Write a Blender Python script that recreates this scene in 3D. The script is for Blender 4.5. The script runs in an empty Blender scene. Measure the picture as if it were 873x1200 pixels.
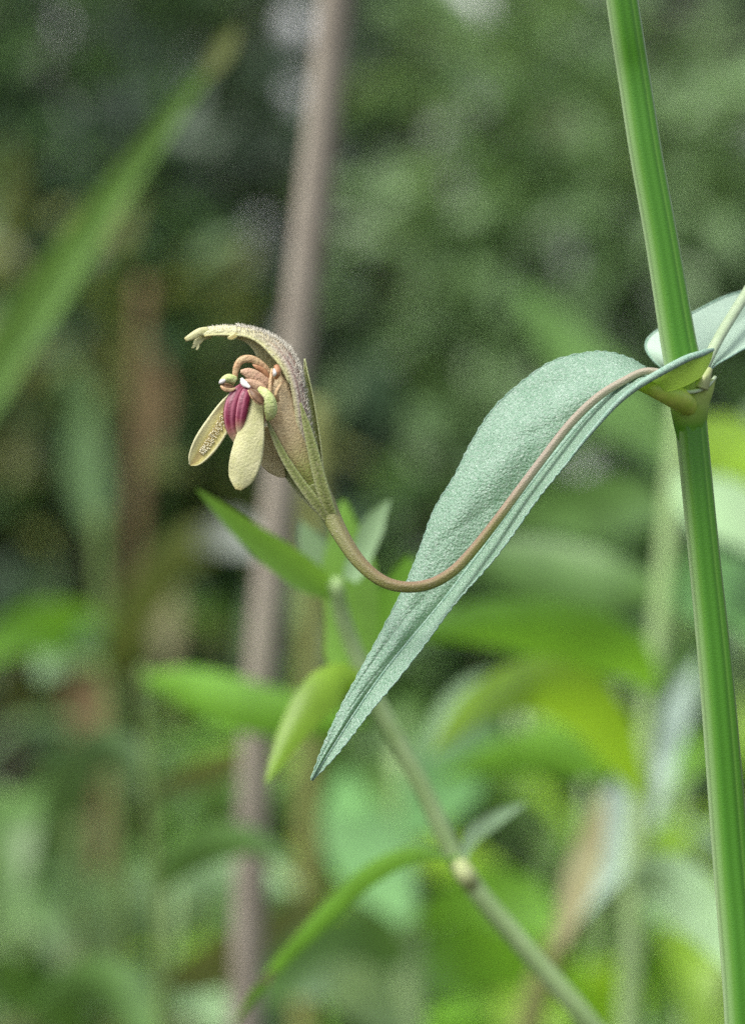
import bpy, math, random
import numpy as np
from mathutils import Vector, Matrix, Euler

random.seed(7)
RNG = np.random.default_rng(11)
scn = bpy.context.scene
COL = scn.collection
R = math.radians

# ------------------------------------------------------------------ camera
D = 0.30                    # focus distance (m)
PXM = 0.070 / 873           # metres per photograph pixel at the focus distance
CAM_LOC = Vector((0, 0, 0.60))
CAM_ROT = Euler((R(85), 0, 0))
cam_data = bpy.data.cameras.new("camera")
cam = bpy.data.objects.new("camera", cam_data)
COL.objects.link(cam)
cam.location = CAM_LOC
cam.rotation_euler = CAM_ROT
cam_data.sensor_fit = 'HORIZONTAL'
cam_data.sensor_width = 12.0
cam_data.lens = 12.0 * D / 0.070
cam_data.clip_start = 0.01
cam_data.clip_end = 500
cam_data.dof.use_dof = True
cam_data.dof.focus_distance = D
cam_data.dof.aperture_fstop = cam_data.lens / 5.6
scn.camera = cam

# ------------------------------------------------------------------ sky and sun (overcast)
SUN_EL, SUN_AZ = R(60), R(229)      # azimuth clockwise from +Y: high on the left, a little behind the camera
w = bpy.data.worlds.new("World")
scn.world = w
w.use_nodes = True
nt = w.node_tree
sky = nt.nodes.new('ShaderNodeTexSky')
sky.sky_type = 'NISHITA'
sky.sun_disc = False
sky.sun_elevation = SUN_EL
sky.sun_rotation = SUN_AZ
sky.dust_density = 4.0
hs = nt.nodes.new('ShaderNodeHueSaturation')
hs.inputs['Saturation'].default_value = 0.45
bg = nt.nodes['Background']
nt.links.new(sky.outputs[0], hs.inputs['Color'])
nt.links.new(hs.outputs[0], bg.inputs[0])
bg.inputs[1].default_value = 0.13
sun_d = bpy.data.lights.new("sun", 'SUN')
sun_d.energy = 1.5
sun_d.angle = R(24)
sun_d.color = (1.0, 0.97, 0.92)
sun = bpy.data.objects.new("sun", sun_d)
COL.objects.link(sun)
sdir = Vector((math.sin(SUN_AZ) * math.cos(SUN_EL), math.cos(SUN_AZ) * math.cos(SUN_EL), math.sin(SUN_EL)))
sun.rotation_euler = sdir.to_track_quat('Z', 'Y').to_euler()
sun.location = (0, 0, 6)

vs = scn.view_settings
vs.view_transform = 'Standard'
vs.look = 'None'
vs.exposure = 0.95
vs.gamma = 1.0
scn.cycles.use_denoising = False
scn.cycles.max_bounces = 8
scn.cycles.transmission_bounces = 6
scn.cycles.sample_clamp_indirect = 4

# ------------------------------------------------------------------ geometry helpers
CM = np.array(CAM_ROT.to_matrix())
CL = np.array(CAM_LOC)
FWD = -CM[:, 2]


def V(px, py, z=D):
    """world point that stands at depth z (m) where the photograph shows pixel (px, py)"""
    k = PXM / D * z
    return CL + CM @ np.array([(px - 436.5) * k, -(py - 600.0) * k, -z])


def F(px, py, dz=0.0):
    """same, with the depth as millimetres beyond the plane of focus"""
    return V(px, py, D + dz * 0.001)


def PXW(z=D):
    return PXM / D * z


def crom(pts, n):
    """resample control points with a Catmull-Rom spline (works for any dimension)"""
    p = np.array(pts, float)
    if p.ndim == 1:
        p = p[:, None]
    if len(p) == 2:
        p = np.array([p[0], (p[0] + p[1]) / 2, p[1]])
    q = np.vstack([2 * p[0] - p[1], p, 2 * p[-1] - p[-2]])
    t = np.linspace(0, len(p) - 1 - 1e-9, n)
    i = t.astype(int)
    f = (t - i)[:, None]
    a, b, c, d = q[i], q[i + 1], q[i + 2], q[i + 3]
    return 0.5 * (2 * b + (c - a) * f + (2 * a - 5 * b + 4 * c - d) * f ** 2 + (3 * b - a - 3 * c + d) * f ** 3)


def norm(a):
    return a / np.maximum(np.linalg.norm(a, axis=-1, keepdims=True), 1e-12)


def frames(P, ref=None):
    """tangent, side, normal (towards the viewer's side of ref) along a path"""
    T = norm(np.gradient(P, axis=0))
    W = np.array(FWD if ref is None else ref)
    S = norm(np.cross(T, np.broadcast_to(W, T.shape)))
    N = norm(np.cross(T, S))
    return T, S, N


def grid_faces(n, m):
    i = np.arange(n - 1)[:, None] * m
    j = np.arange(m - 1)[None, :]
    a = (i + j).ravel()
    return np.stack([a, a + 1, a + 1 + m, a + m], 1)


def world_loc(o):
    v = np.zeros(3)
    while o is not None:
        v += np.array(o.location)
        o = o.parent
    return v


def mk(name, verts, faces, mat, parent=None, uv=None, smooth=True, solid=0, sub=0, kind=None, mats=None, midx=None):
    me = bpy.data.meshes.new(name)
    v = np.asarray(verts, float)
    if parent is not None:
        v = v - world_loc(parent)
    me.from_pydata(v.tolist(), [], np.asarray(faces).tolist() if isinstance(faces, np.ndarray) else faces)
    for mm in (mats or [mat]):
        me.materials.append(mm)
    if midx is not None:
        me.polygons.foreach_set('material_index', np.asarray(midx, np.int32))
    if uv is not None:
        layer = me.uv_layers.new(name='UVMap')
        li = np.zeros(len(me.loops), np.int32)
        me.loops.foreach_get('vertex_index', li)
        layer.data.foreach_set('uv', np.asarray(uv, np.float32)[li].ravel())
    if smooth:
        me.polygons.foreach_set('use_smooth', np.ones(len(me.polygons), bool))
    me.update()
    o = bpy.data.objects.new(name, me)
    COL.objects.link(o)
    o.parent = parent
    if sub:
        md = o.modifiers.new('s', 'SUBSURF')
        md.levels = md.render_levels = sub
    if solid:
        md = o.modifiers.new('t', 'SOLIDIFY')
        md.thickness = solid
        md.offset = 0
    if kind:
        o['kind'] = kind
    return o


def thing(name, label, cat, loc, group=None):
    o = bpy.data.objects.new(name, None)
    COL.objects.link(o)
    o.empty_display_size = 0.01
    o.location = loc
    o['label'] = label
    o['category'] = cat
    if group:
        o['group'] = group
    return o


def tube_geo(P, rad, m=14, flat=1.0, ref=None, profile=None, cap=True):
    """P (n,3), rad (n) -> verts, faces, uv ; u runs round (0.25 faces the viewer)"""
    n = len(P)
    rad = np.broadcast_to(np.asarray(rad, float), (n,))
    T, S, N = frames(P, ref)
    th = np.linspace(0, 2 * np.pi, m + 1)
    pr = np.ones(m + 1) if profile is None else profile(th)
    v = (P[:, None, :] + rad[:, None, None] * pr[None, :, None] *
         (S[:, None, :] * np.cos(th)[None, :, None] + N[:, None, :] * flat * np.sin(th)[None, :, None]))
    v = v.reshape(-1, 3)
    L = np.concatenate([[0], np.cumsum(np.linalg.norm(np.diff(P, axis=0), axis=1))])
    L = L / max(L[-1], 1e-9)
    uv = np.stack([np.tile(th / (2 * np.pi), n), np.repeat(L, m + 1)], 1)
    f = grid_faces(n, m + 1).tolist()
    if cap:
        k = len(v)
        v = np.vstack([v, P[0], P[-1]])
        uv = np.vstack([uv, [0.5, 0], [0.5, 1]])
        for j in range(m):
            f.append([k, j + 1, j])
            e = (n - 1) * (m + 1)
            f.append([k + 1, e + j, e + j + 1])
    return v, f, uv


def strip_geo(P, hw, twist=0.0, cup=0.0, fold=0.0, m=9, ref=None, wave=0.0, seed=0):
    n = len(P)
    hw = np.broadcast_to(np.asarray(hw, float), (n,))
    T, S, N = frames(P, ref)
    tw = np.broadcast_to(np.asarray(twist, float), (n,))
    S2 = S * np.cos(tw)[:, None] + N * np.sin(tw)[:, None]
    N2 = -S * np.sin(tw)[:, None] + N * np.cos(tw)[:, None]
    s = np.linspace(-1, 1, m)
    t = np.linspace(0, 1, n)
    off = cup * s[None, :] ** 2 + fold * np.abs(s)[None, :]
    if wave:
        off = off + wave * np.sin(t[:, None] * 17 + seed + 2.2 * np.sign(s)[None, :]) * np.abs(s)[None, :] ** 2
    v = (P[:, None, :] + S2[:, None, :] * (hw[:, None] * s[None, :])[:, :, None] +
         N2[:, None, :] * (hw[:, None] * off)[:, :, None])
    uv = np.stack([np.tile((s + 1) / 2, n), np.repeat(t, m)], 1)
    return v.reshape(-1, 3), grid_faces(n, m), uv


# ------------------------------------------------------------------ materials
def mat(name, c1, c2=None, rough=0.5, trans=0.0, tcol=None, nscale=1.0, bump=0.0, bscale=8.0, spec=0.4,
        u=None, v=None, umix=1.0, vmix=1.0, unit=1000.0, fine=None, sheen=0.0, sss=0.0, detail=4.0, back=None):
    """procedural surface; noise scales are per millimetre when unit is 1000"""
    m = bpy.data.materials.new(name)
    m.use_nodes = True
    t = m.node_tree
    N, L = t.nodes, t.links
    p = N['Principled BSDF']
    out = N['Material Output']
    tc = N.new('ShaderNodeTexCoord')
    mp = N.new('ShaderNodeMapping')
    mp.inputs['Scale'].default_value = (unit,) * 3
    L.new(tc.outputs['Object'], mp.inputs[0])
    no = N.new('ShaderNodeTexNoise')
    no.inputs['Scale'].default_value = nscale
    no.inputs['Detail'].default_value = detail
    no.inputs['Roughness'].default_value = 0.6
    L.new(mp.outputs[0], no.inputs['Vector'])
    rp = N.new('ShaderNodeValToRGB')
    rp.color_ramp.elements[0].position = 0.33
    rp.color_ramp.elements[1].position = 0.67
    rp.color_ramp.elements[0].color = (*c1, 1)
    rp.color_ramp.elements[1].color = (*(c2 or c1), 1)
    L.new(no.outputs['Fac'], rp.inputs[0])
    col = rp.outputs[0]

    def ramp_over(axis, stops, fac, col):
        sx = N.new('ShaderNodeSeparateXYZ')
        L.new(tc.outputs['UV'], sx.inputs[0])
        r2 = N.new('ShaderNodeValToRGB')
        els = r2.color_ramp.elements
        while len(els) < len(stops):
            els.new(0.5)
        for e, (pos, c) in zip(els, stops):
            e.position = pos
            e.color = (*c[:3], c[3] if len(c) > 3 else 1)
        L.new(sx.outputs[axis], r2.inputs[0])
        mx = N.new('ShaderNodeMixRGB')
        L.new(col, mx.inputs[1])
        L.new(r2.outputs[0], mx.inputs[2])
        ml = N.new('ShaderNodeMath')
        ml.operation = 'MULTIPLY'
        ml.inputs[1].default_value = fac
        L.new(r2.outputs[1], ml.inputs[0])
        L.new(ml.outputs[0], mx.inputs[0])
        return mx.outputs[0]
    if u:
        col = ramp_over(0, u, umix, col)
    if v:
        col = ramp_over(1, v, vmix, col)
    if fine:                       # (colour, scale, low, high): fine flecks over the surface
        n2 = N.new('ShaderNodeTexNoise')
        n2.inputs['Scale'].default_value = fine[1]
        n2.inputs['Detail'].default_value = 3
        L.new(mp.outputs[0], n2.inputs['Vector'])
        mr = N.new('ShaderNodeMapRange')
        mr.inputs['From Min'].default_value = fine[2]
        mr.inputs['From Max'].default_value = fine[3]
        L.new(n2.outputs['Fac'], mr.inputs['Value'])
        mx = N.new('ShaderNodeMixRGB')
        mx.inputs[2].default_value = (*fine[0], 1)
        ml = N.new('ShaderNodeMath')
        ml.operation = 'MULTIPLY'
        ml.inputs[1].default_value = fine[4] if len(fine) > 4 else 1.0
        L.new(mr.outputs[0], ml.inputs[0])
        L.new(ml.outputs[0], mx.inputs[0])
        L.new(col, mx.inputs[1])
        col = mx.outputs[0]
    if back:                       # separate colour for the lower leaf face
        ge = N.new('ShaderNodeNewGeometry')
        mx = N.new('ShaderNodeMixRGB')
        mx.inputs[2].default_value = (*back, 1)
        L.new(ge.outputs['Backfacing'], mx.inputs[0])
        L.new(col, mx.inputs[1])
        col = mx.outputs[0]
    L.new(col, p.inputs['Base Color'])
    p.inputs['Roughness'].default_value = rough
    p.inputs['Specular IOR Level'].default_value = spec
    if sheen:
        p.inputs['Sheen Weight'].default_value = sheen
        p.inputs['Sheen Roughness'].default_value = 0.5
    if sss:
        p.inputs['Subsurface Weight'].default_value = sss
        p.inputs['Subsurface Radius'].default_value = (0.6, 1.0, 0.3)
        p.inputs['Subsurface Scale'].default_value = 0.0006
    if bump:
        nb = N.new('ShaderNodeTexNoise')
        nb.inputs['Scale'].default_value = bscale
        nb.inputs['Detail'].default_value = 3
        L.new(mp.outputs[0], nb.inputs['Vector'])
        b = N.new('ShaderNodeBump')
        b.inputs['Strength'].default_value = bump
        b.inputs['Distance'].default_value = 0.3 / unit
        L.new(nb.outputs['Fac'], b.inputs['Height'])
        L.new(b.outputs[0], p.inputs['Normal'])
    if trans:
        tb = N.new('ShaderNodeBsdfTranslucent')
        if tcol:
            tb.inputs[0].default_value = (*tcol, 1)
        else:
            L.new(col, tb.inputs[0])
        ms = N.new('ShaderNodeMixShader')
        ms.inputs[0].default_value = trans
        L.new(p.outputs[0], ms.inputs[1])
        L.new(tb.outputs[0], ms.inputs[2])
        L.new(ms.outputs[0], out.inputs[0])
    return m


M = {}
# subject
M['glaucous'] = mat('glaucous_leaf', (0.20, 0.36, 0.245), (0.27, 0.43, 0.315), rough=0.48, trans=0.26, tcol=(0.36, 0.58, 0.08),
                    nscale=0.35, bump=0.9, bscale=4.0, spec=0.5, fine=((0.62, 0.71, 0.64), 5.0, 0.46, 0.74, 0.6),
                    back=(0.34, 0.50, 0.07))  # yellow-green back colour paints in the glow of transmitted light
M['glaucous2'] = mat('smooth_glaucous_leaf', (0.44, 0.60, 0.47), (0.50, 0.66, 0.53), rough=0.5, trans=0.22, tcol=(0.25, 0.42, 0.06),
                     nscale=0.3, bump=0.15, bscale=5, back=(0.46, 0.62, 0.49))
M['margin'] = mat('pale_leaf_margin', (0.19, 0.35, 0.25), (0.34, 0.47, 0.38), rough=0.55, nscale=3, bump=0.5, bscale=8)
pg, dg, mg = (0.23, 0.36, 0.15), (0.048, 0.18, 0.006), (0.10, 0.25, 0.02)  # pale bands: glaucous ribs plus side-light sheen painted into the stem
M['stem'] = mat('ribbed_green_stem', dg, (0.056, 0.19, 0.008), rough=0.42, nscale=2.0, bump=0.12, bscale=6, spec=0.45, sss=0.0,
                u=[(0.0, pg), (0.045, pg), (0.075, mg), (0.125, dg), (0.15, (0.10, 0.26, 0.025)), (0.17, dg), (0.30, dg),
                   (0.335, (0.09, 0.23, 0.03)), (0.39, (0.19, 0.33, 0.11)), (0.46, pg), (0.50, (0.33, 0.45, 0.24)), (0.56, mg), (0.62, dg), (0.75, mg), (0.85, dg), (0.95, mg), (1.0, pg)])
M['node'] = mat('yellow_green_node', (0.32, 0.46, 0.09), (0.44, 0.56, 0.18), rough=0.42, nscale=0.9, bump=0.1, v=[(0, (0.07, 0.22, 0.012, 1)), (0.45, (0.08, 0.23, 0.015, 1)), (0.72, (0.2, 0.36, 0.05, 0.5)), (0.9, (0.3, 0.42, 0.1, 0))])
M['petiole'] = mat('yellow_green_petiole', (0.34, 0.50, 0.06), (0.44, 0.54, 0.10), rough=0.42, nscale=0.9, bump=0.1)
M['pedicel'] = mat('bronze_pedicel', (0.17, 0.19, 0.05), (0.25, 0.22, 0.12), rough=0.5, nscale=1.2, bump=0.4, bscale=7, spec=0.4,
                   u=[(0.0, (0.24, 0.15, 0.11)), (0.12, (0.21, 0.14, 0.075)), (0.24, (0.16, 0.15, 0.045)), (0.42, (0.17, 0.22, 0.03)), (0.6, (0.14, 0.22, 0.03)), (0.85, (0.25, 0.2, 0.1)), (1.0, (0.34, 0.23, 0.17))], umix=0.9,
                   v=[(0.0, (0.15, 0.19, 0.05, 0.8)), (0.15, (0.16, 0.16, 0.06, 0.6)), (0.30, (0.2, 0.15, 0.05, 0.0)), (0.5, (0.4, 0.32, 0.27, 0.0)), (0.62, (0.34, 0.30, 0.25, 0.6)), (1, (0.36, 0.34, 0.26, 0.7))],
                   fine=((0.5, 0.44, 0.40), 7, 0.58, 0.75, 0.5))
M['pale_pedicel'] = mat('pale_pedicel', (0.36, 0.46, 0.27), (0.42, 0.52, 0.34), rough=0.45, nscale=0.8, bump=0.15)
M['hood'] = mat('downy_hood', (0.42, 0.38, 0.24), (0.30, 0.24, 0.17), rough=0.6, nscale=2.2, bump=0.5, bscale=4.5, trans=0.15, fine=((0.24, 0.19, 0.1), 4.5, 0.52, 0.7, 0.45),
                u=[(0.0, (0.66, 0.64, 0.36)), (0.07, (0.55, 0.52, 0.30)), (0.13, (0.52, 0.46, 0.38)), (0.19, (0.30, 0.17, 0.16)), (0.25, (0.52, 0.45, 0.38)), (0.32, (0.26, 0.15, 0.13)),
                   (0.38, (0.46, 0.38, 0.33)), (0.45, (0.28, 0.18, 0.15)), (0.52, (0.45, 0.38, 0.28)), (0.60, (0.44, 0.42, 0.20)), (0.93, (0.48, 0.48, 0.22)), (1.0, (0.64, 0.64, 0.32))],
                v=[(0.0, (0.2, 0.2, 0.1, 0.0)), (0.45, (0.5, 0.5, 0.3, 0.0)), (0.72, (0.74, 0.72, 0.42, 0.9)), (1.0, (0.74, 0.74, 0.42, 1.0))], umix=0.85)
M['petal'] = mat('cream_green_petal', (0.66, 0.66, 0.33), (0.73, 0.71, 0.42), rough=0.6, trans=0.22, nscale=1.1, bump=0.32, bscale=4.5, spec=0.3, fine=((0.40, 0.38, 0.16), 5, 0.5, 0.7, 0.35),
                 u=[(0, (0.66, 0.64, 0.38, 0.6)), (0.12, (0.5, 0.5, 0.3, 0.0)), (0.5, (0.42, 0.45, 0.2, 0.35)), (0.88, (0.5, 0.5, 0.3, 0.0)), (1, (0.66, 0.64, 0.38, 0.6))],
                 v=[(0, (0.42, 0.42, 0.2, 0.5)), (0.4, (0.5, 0.5, 0.2, 0.0)), (0.85, (0.5, 0.48, 0.2, 0.0)), (1.0, (0.46, 0.38, 0.14, 0.7))])
M['papil'] = mat('papillose_petal', (0.56, 0.53, 0.22), (0.62, 0.58, 0.27), rough=0.6, trans=0.15, nscale=1.5, bump=0.2, bscale=6,
                 u=[(0.0, (0.72, 0.70, 0.42)), (0.10, (0.66, 0.62, 0.32)), (0.3, (0.66, 0.61, 0.26)), (0.36, (0.52, 0.46, 0.16)), (0.45, (0.42, 0.33, 0.13)), (0.68, (0.44, 0.35, 0.13)),
                    (0.74, (0.56, 0.49, 0.16)), (0.9, (0.58, 0.53, 0.2)), (0.95, (0.7, 0.68, 0.4)), (1, (0.72, 0.7, 0.42))], umix=0.9)
M['papilla'] = mat('cream_papilla', (0.85, 0.82, 0.62), (0.78, 0.73, 0.5), rough=0.5, nscale=3)
M['tan_petal'] = mat('tan_petal', (0.52, 0.46, 0.25), (0.60, 0.54, 0.32), rough=0.6, trans=0.2, nscale=2, bump=0.3, bscale=7, fine=((0.28, 0.19, 0.09), 7, 0.56, 0.68, 0.6))
M['tube'] = mat('brown_speckled_tube', (0.46, 0.36, 0.20), (0.53, 0.43, 0.25), rough=0.6, nscale=1.5, bump=0.4, bscale=5,
                fine=((0.22, 0.13, 0.06), 6, 0.54, 0.68, 0.7),
                v=[(0, (0.13, 0.19, 0.03, 1)), (0.22, (0.2, 0.24, 0.05, 0.9)), (0.5, (0.36, 0.3, 0.12, 0.3)), (0.8, (0.4, 0.3, 0.2, 0.0)), (1, (0.48, 0.34, 0.2, 0.2))])
M['sepal'] = mat('green_sepal', (0.24, 0.28, 0.09), (0.30, 0.31, 0.13), rough=0.5, trans=0.15, nscale=1.4, bump=0.4, bscale=4.5, fine=((0.40, 0.36, 0.22), 5, 0.52, 0.7, 0.5),
                 u=[(0, (0.45, 0.5, 0.25)), (0.1, (0.3, 0.36, 0.13)), (0.25, (0.20, 0.24, 0.06)), (0.5, (0.11, 0.14, 0.03)), (0.75, (0.21, 0.25, 0.07)), (0.92, (0.3, 0.34, 0.15)), (1, (0.45, 0.48, 0.28))], umix=0.85)
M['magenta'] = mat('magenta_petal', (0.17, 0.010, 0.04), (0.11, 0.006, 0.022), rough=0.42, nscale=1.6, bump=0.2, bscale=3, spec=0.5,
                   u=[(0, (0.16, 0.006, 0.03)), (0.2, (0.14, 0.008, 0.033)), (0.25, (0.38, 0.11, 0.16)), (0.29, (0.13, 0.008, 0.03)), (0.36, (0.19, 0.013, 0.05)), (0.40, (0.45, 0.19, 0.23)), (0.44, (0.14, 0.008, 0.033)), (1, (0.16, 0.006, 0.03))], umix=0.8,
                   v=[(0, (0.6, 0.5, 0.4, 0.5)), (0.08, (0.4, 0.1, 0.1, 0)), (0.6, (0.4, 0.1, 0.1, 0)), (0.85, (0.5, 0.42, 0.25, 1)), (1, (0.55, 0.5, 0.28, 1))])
M['pink'] = mat('pinkish_filament', (0.50, 0.30, 0.20), (0.58, 0.40, 0.25), rough=0.5, nscale=2, bump=0.5, bscale=4, trans=0.1)
M['filament'] = mat('tan_filament', (0.58, 0.44, 0.24), (0.50, 0.30, 0.16), rough=0.5, nscale=1.4, bump=0.5, bscale=4, trans=0.1)
M['rust'] = mat('rusty_filament', (0.34, 0.15, 0.07), (0.45, 0.24, 0.12), rough=0.5, nscale=2.5, bump=0.2)
M['white'] = mat('white_tip', (0.8, 0.78, 0.74), (0.7, 0.66, 0.62), rough=0.35, nscale=2)
M['anther'] = mat('green_anther', (0.42, 0.52, 0.17), (0.55, 0.58, 0.28), rough=0.5, nscale=2.2, bump=0.5, bscale=4)
M['slit'] = mat('brown_slit', (0.10, 0.05, 0.025), (0.2, 0.11, 0.05), rough=0.5, nscale=3)
M['hair'] = mat('white_down', (0.86, 0.83, 0.73), (0.8, 0.77, 0.66), rough=0.5, nscale=1, trans=0.35)


def leafm(name, c, trans=0.35, rough=0.42, back=None, spec=0.5, vary=0.28, glow=(1.45, 1.4, 0.9)):
    c = np.array(c)
    tc = tuple(np.clip(c * np.array(glow), 0, 0.9))
    return mat(name, tuple(c * (1 - vary)), tuple(c * (1 + vary)), rough=rough, trans=trans, tcol=tc, nscale=0.06, bump=0.15, bscale=0.5, spec=spec, back=back)


M['bright'] = leafm('fresh_green_leaf', (0.17, 0.385, 0.038), trans=0.42, glow=(1.4, 1.35, 0.8))
M['yellowgreen'] = leafm('yellow_green_leaf', (0.24, 0.42, 0.035), trans=0.48, glow=(1.35, 1.35, 0.7))
M['grassblade'] = leafm('grass_blade_green', (0.16, 0.30, 0.07), trans=0.35)
M['freshlit'] = leafm('light_fresh_leaf', (0.20, 0.40, 0.06), trans=0.4)
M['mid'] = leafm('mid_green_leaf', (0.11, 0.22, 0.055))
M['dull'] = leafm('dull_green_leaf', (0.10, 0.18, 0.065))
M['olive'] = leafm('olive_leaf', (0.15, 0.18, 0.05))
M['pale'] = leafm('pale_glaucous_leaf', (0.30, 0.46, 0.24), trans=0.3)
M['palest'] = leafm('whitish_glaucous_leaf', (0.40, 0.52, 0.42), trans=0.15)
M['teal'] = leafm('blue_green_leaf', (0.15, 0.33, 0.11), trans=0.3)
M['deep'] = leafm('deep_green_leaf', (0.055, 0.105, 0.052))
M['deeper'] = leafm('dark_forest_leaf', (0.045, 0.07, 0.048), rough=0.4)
M['greyleaf'] = leafm('grey_green_leaf', (0.24, 0.27, 0.23), trans=0.15, rough=0.35)  # grey tone paints sky glints and veiling glare into background foliage
M['glint'] = leafm('glint_white_leaf', (0.75, 0.75, 0.75), trans=0.1)  # near-white leaves imitating sky glints for the blur discs
M['lime'] = leafm('lime_leaf', (0.17, 0.285, 0.11), trans=0.3)
M['tan'] = mat('dry_tan', (0.34, 0.33, 0.17), (0.27, 0.25, 0.12), rough=0.7, nscale=0.1, bump=0.2, bscale=0.6, trans=0.15)
M['orange'] = mat('rusty_dry', (0.20, 0.14, 0.06), (0.15, 0.10, 0.045), rough=0.7, nscale=0.1, bump=0.2, bscale=0.6, trans=0.1)
M['deadstalk'] = mat('grey_brown_stalk', (0.38, 0.34, 0.27), (0.31, 0.27, 0.215), rough=0.7, nscale=0.12, bump=0.3, bscale=0.8)
M['herbstem'] = mat('pale_green_stem', (0.35, 0.48, 0.22), (0.27, 0.41, 0.15), rough=0.5, nscale=0.3, bump=0.1)
M['yellowstem'] = mat('olive_yellow_stem', (0.20, 0.22, 0.06), (0.15, 0.17, 0.05), rough=0.6, nscale=0.2, bump=0.1)
M['weedstem'] = mat('green_weed_stem', (0.13, 0.20, 0.05), (0.10, 0.16, 0.04), rough=0.6, nscale=0.2, bump=0.1)
M['bark'] = mat('dark_bark', (0.05, 0.04, 0.032), (0.09, 0.075, 0.06), rough=0.85, nscale=0.03, bump=0.8, bscale=0.06)
M['twig'] = mat('brown_twig', (0.09, 0.065, 0.045), (0.13, 0.10, 0.07), rough=0.8, nscale=0.1, bump=0.4, bscale=0.3)
M['palenode'] = mat('pinkish_node', (0.35, 0.38, 0.19), (0.32, 0.38, 0.15), rough=0.6, nscale=0.5)
M['soil'] = mat('leaf_litter_soil', (0.045, 0.033, 0.022), (0.10, 0.075, 0.045), rough=0.9, nscale=18, bump=0.8, bscale=40, unit=1.0, detail=8,
                fine=((0.05, 0.08, 0.025), 3.0, 0.5, 0.65, 0.8))
M['grass'] = leafm('short_grass', (0.06, 0.12, 0.02))

# ------------------------------------------------------------------ the ground
def ground():
    xs = np.concatenate([np.linspace(-200, -8, 14), np.linspace(-7, 7, 57), np.linspace(8, 200, 14)])
    ys = np.concatenate([np.linspace(-200, -3, 14), np.linspace(-2, 14, 65), np.linspace(16, 260, 16)])
    X, Y = np.meshgrid(xs, ys)
    Z = 0.02 * np.sin(X * 1.7 + Y * 0.6) + 0.025 * np.sin(Y * 1.3 - X * 0.4) - 0.03
    Z += np.clip(Y - 4, 0, 60) * 0.10                    # bank behind the thicket, added to block the bright sky
    v = np.stack([X.ravel(), Y.ravel(), Z.ravel()], 1)
    o = mk('ground', v, grid_faces(len(ys), len(xs)), M['soil'], kind='structure')
    return o


ground()


def gz(x, y):
    return 0.02 * math.sin(x * 1.7 + y * 0.6) + 0.025 * math.sin(y * 1.3 - x * 0.4) - 0.03 + min(max(y - 4, 0), 60) * 0.10


# ------------------------------------------------------------------ foreground plant
stem_px = [(729, 0, 2), (743, 90, 3), (757, 180, 3), (776, 285, 3), (795, 400, 3), (804, 445, 3), (809, 490, 3), (824, 640, 3), (840, 800, 3), (856, 1000, 3), (872, 1200, 2)]
stem_pts = [F(633, -700, -4), F(684, -300, 0)] + [F(*p) for p in stem_px]
b = F(900, 1900, 0)
stem_pts += [F(884, 1500, 1), b, b + np.array([0.012, 0.003, -0.12]), b + np.array([0.02, 0.004, -0.30])]
base = np.array([b[0] + 0.025, b[1] + 0.004, gz(b[0], b[1]) - 0.01])
stem_pts.append(base)
stem_r = [13, 16, 18.5, 18.8, 19, 19.5, 21, 22, 19, 18.5, 20, 21.5, 22.5, 23, 24, 26, 28, 30]
herb = thing('flowering_herb', 'flowering herb with ribbed green stem, glaucous clasping leaves and one nodding cream flower', 'plant', base)
P = crom(stem_pts, 220)
rad = crom(stem_r, 220)[:, 0] * PXM
prof = lambda th: 1 + 0.035 * np.cos(4 * (th - 0.5)) + 0.03 * np.cos(10 * th)
v, f, uv = tube_geo(P, rad, m=64, profile=prof)
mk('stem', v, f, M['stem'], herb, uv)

# node: a funnel-shaped collar where the leaves and flower stalks leave the stem
npts = crom([F(813, 545, 3), F(809, 500, 3), F(808, 474, 2.6), F(809, 456, 2.4), F(810, 443, 2.4)], 24)
nr = crom([11, 18.2, 22.5, 26.5, 28.0], 24)[:, 0] * PXM
v, f, uv = tube_geo(npts, nr, m=32, cap=False)
node = mk('node', v, f, M['node'], herb, uv, solid=0.00015)
lip = crom([F(782, 449, 1.5), F(795, 457, -0.3), F(812, 459, -0.3), F(828, 453, 0.4), F(838, 442, 2)], 24)
v, f, uv = tube_geo(lip, 2.4 * PXM, m=8)
mk('collar', v, f, M['pale_pedicel'], node, uv)
pet = crom([F(812, 482, 2.2), F(800, 470, 0.4), F(784, 462, -1.2), F(765, 455, -2.0), F(748, 452, -1.5)], 30)
v, f, uv = tube_geo(pet, crom([9, 14, 13, 10, 5], 30)[:, 0] * PXM, m=20)
mk('petiole', v, f, M['petiole'], node, uv)
v, f, uv = tube_geo(crom([F(822, 455, 0.2), F(826, 444, 0.2), F(832, 432, 0.6)], 12), crom([8, 7, 3.5], 12)[:, 0] * PXM, m=12)
mk('bud_scale', v, f, M['palenode'], node, uv)


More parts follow.
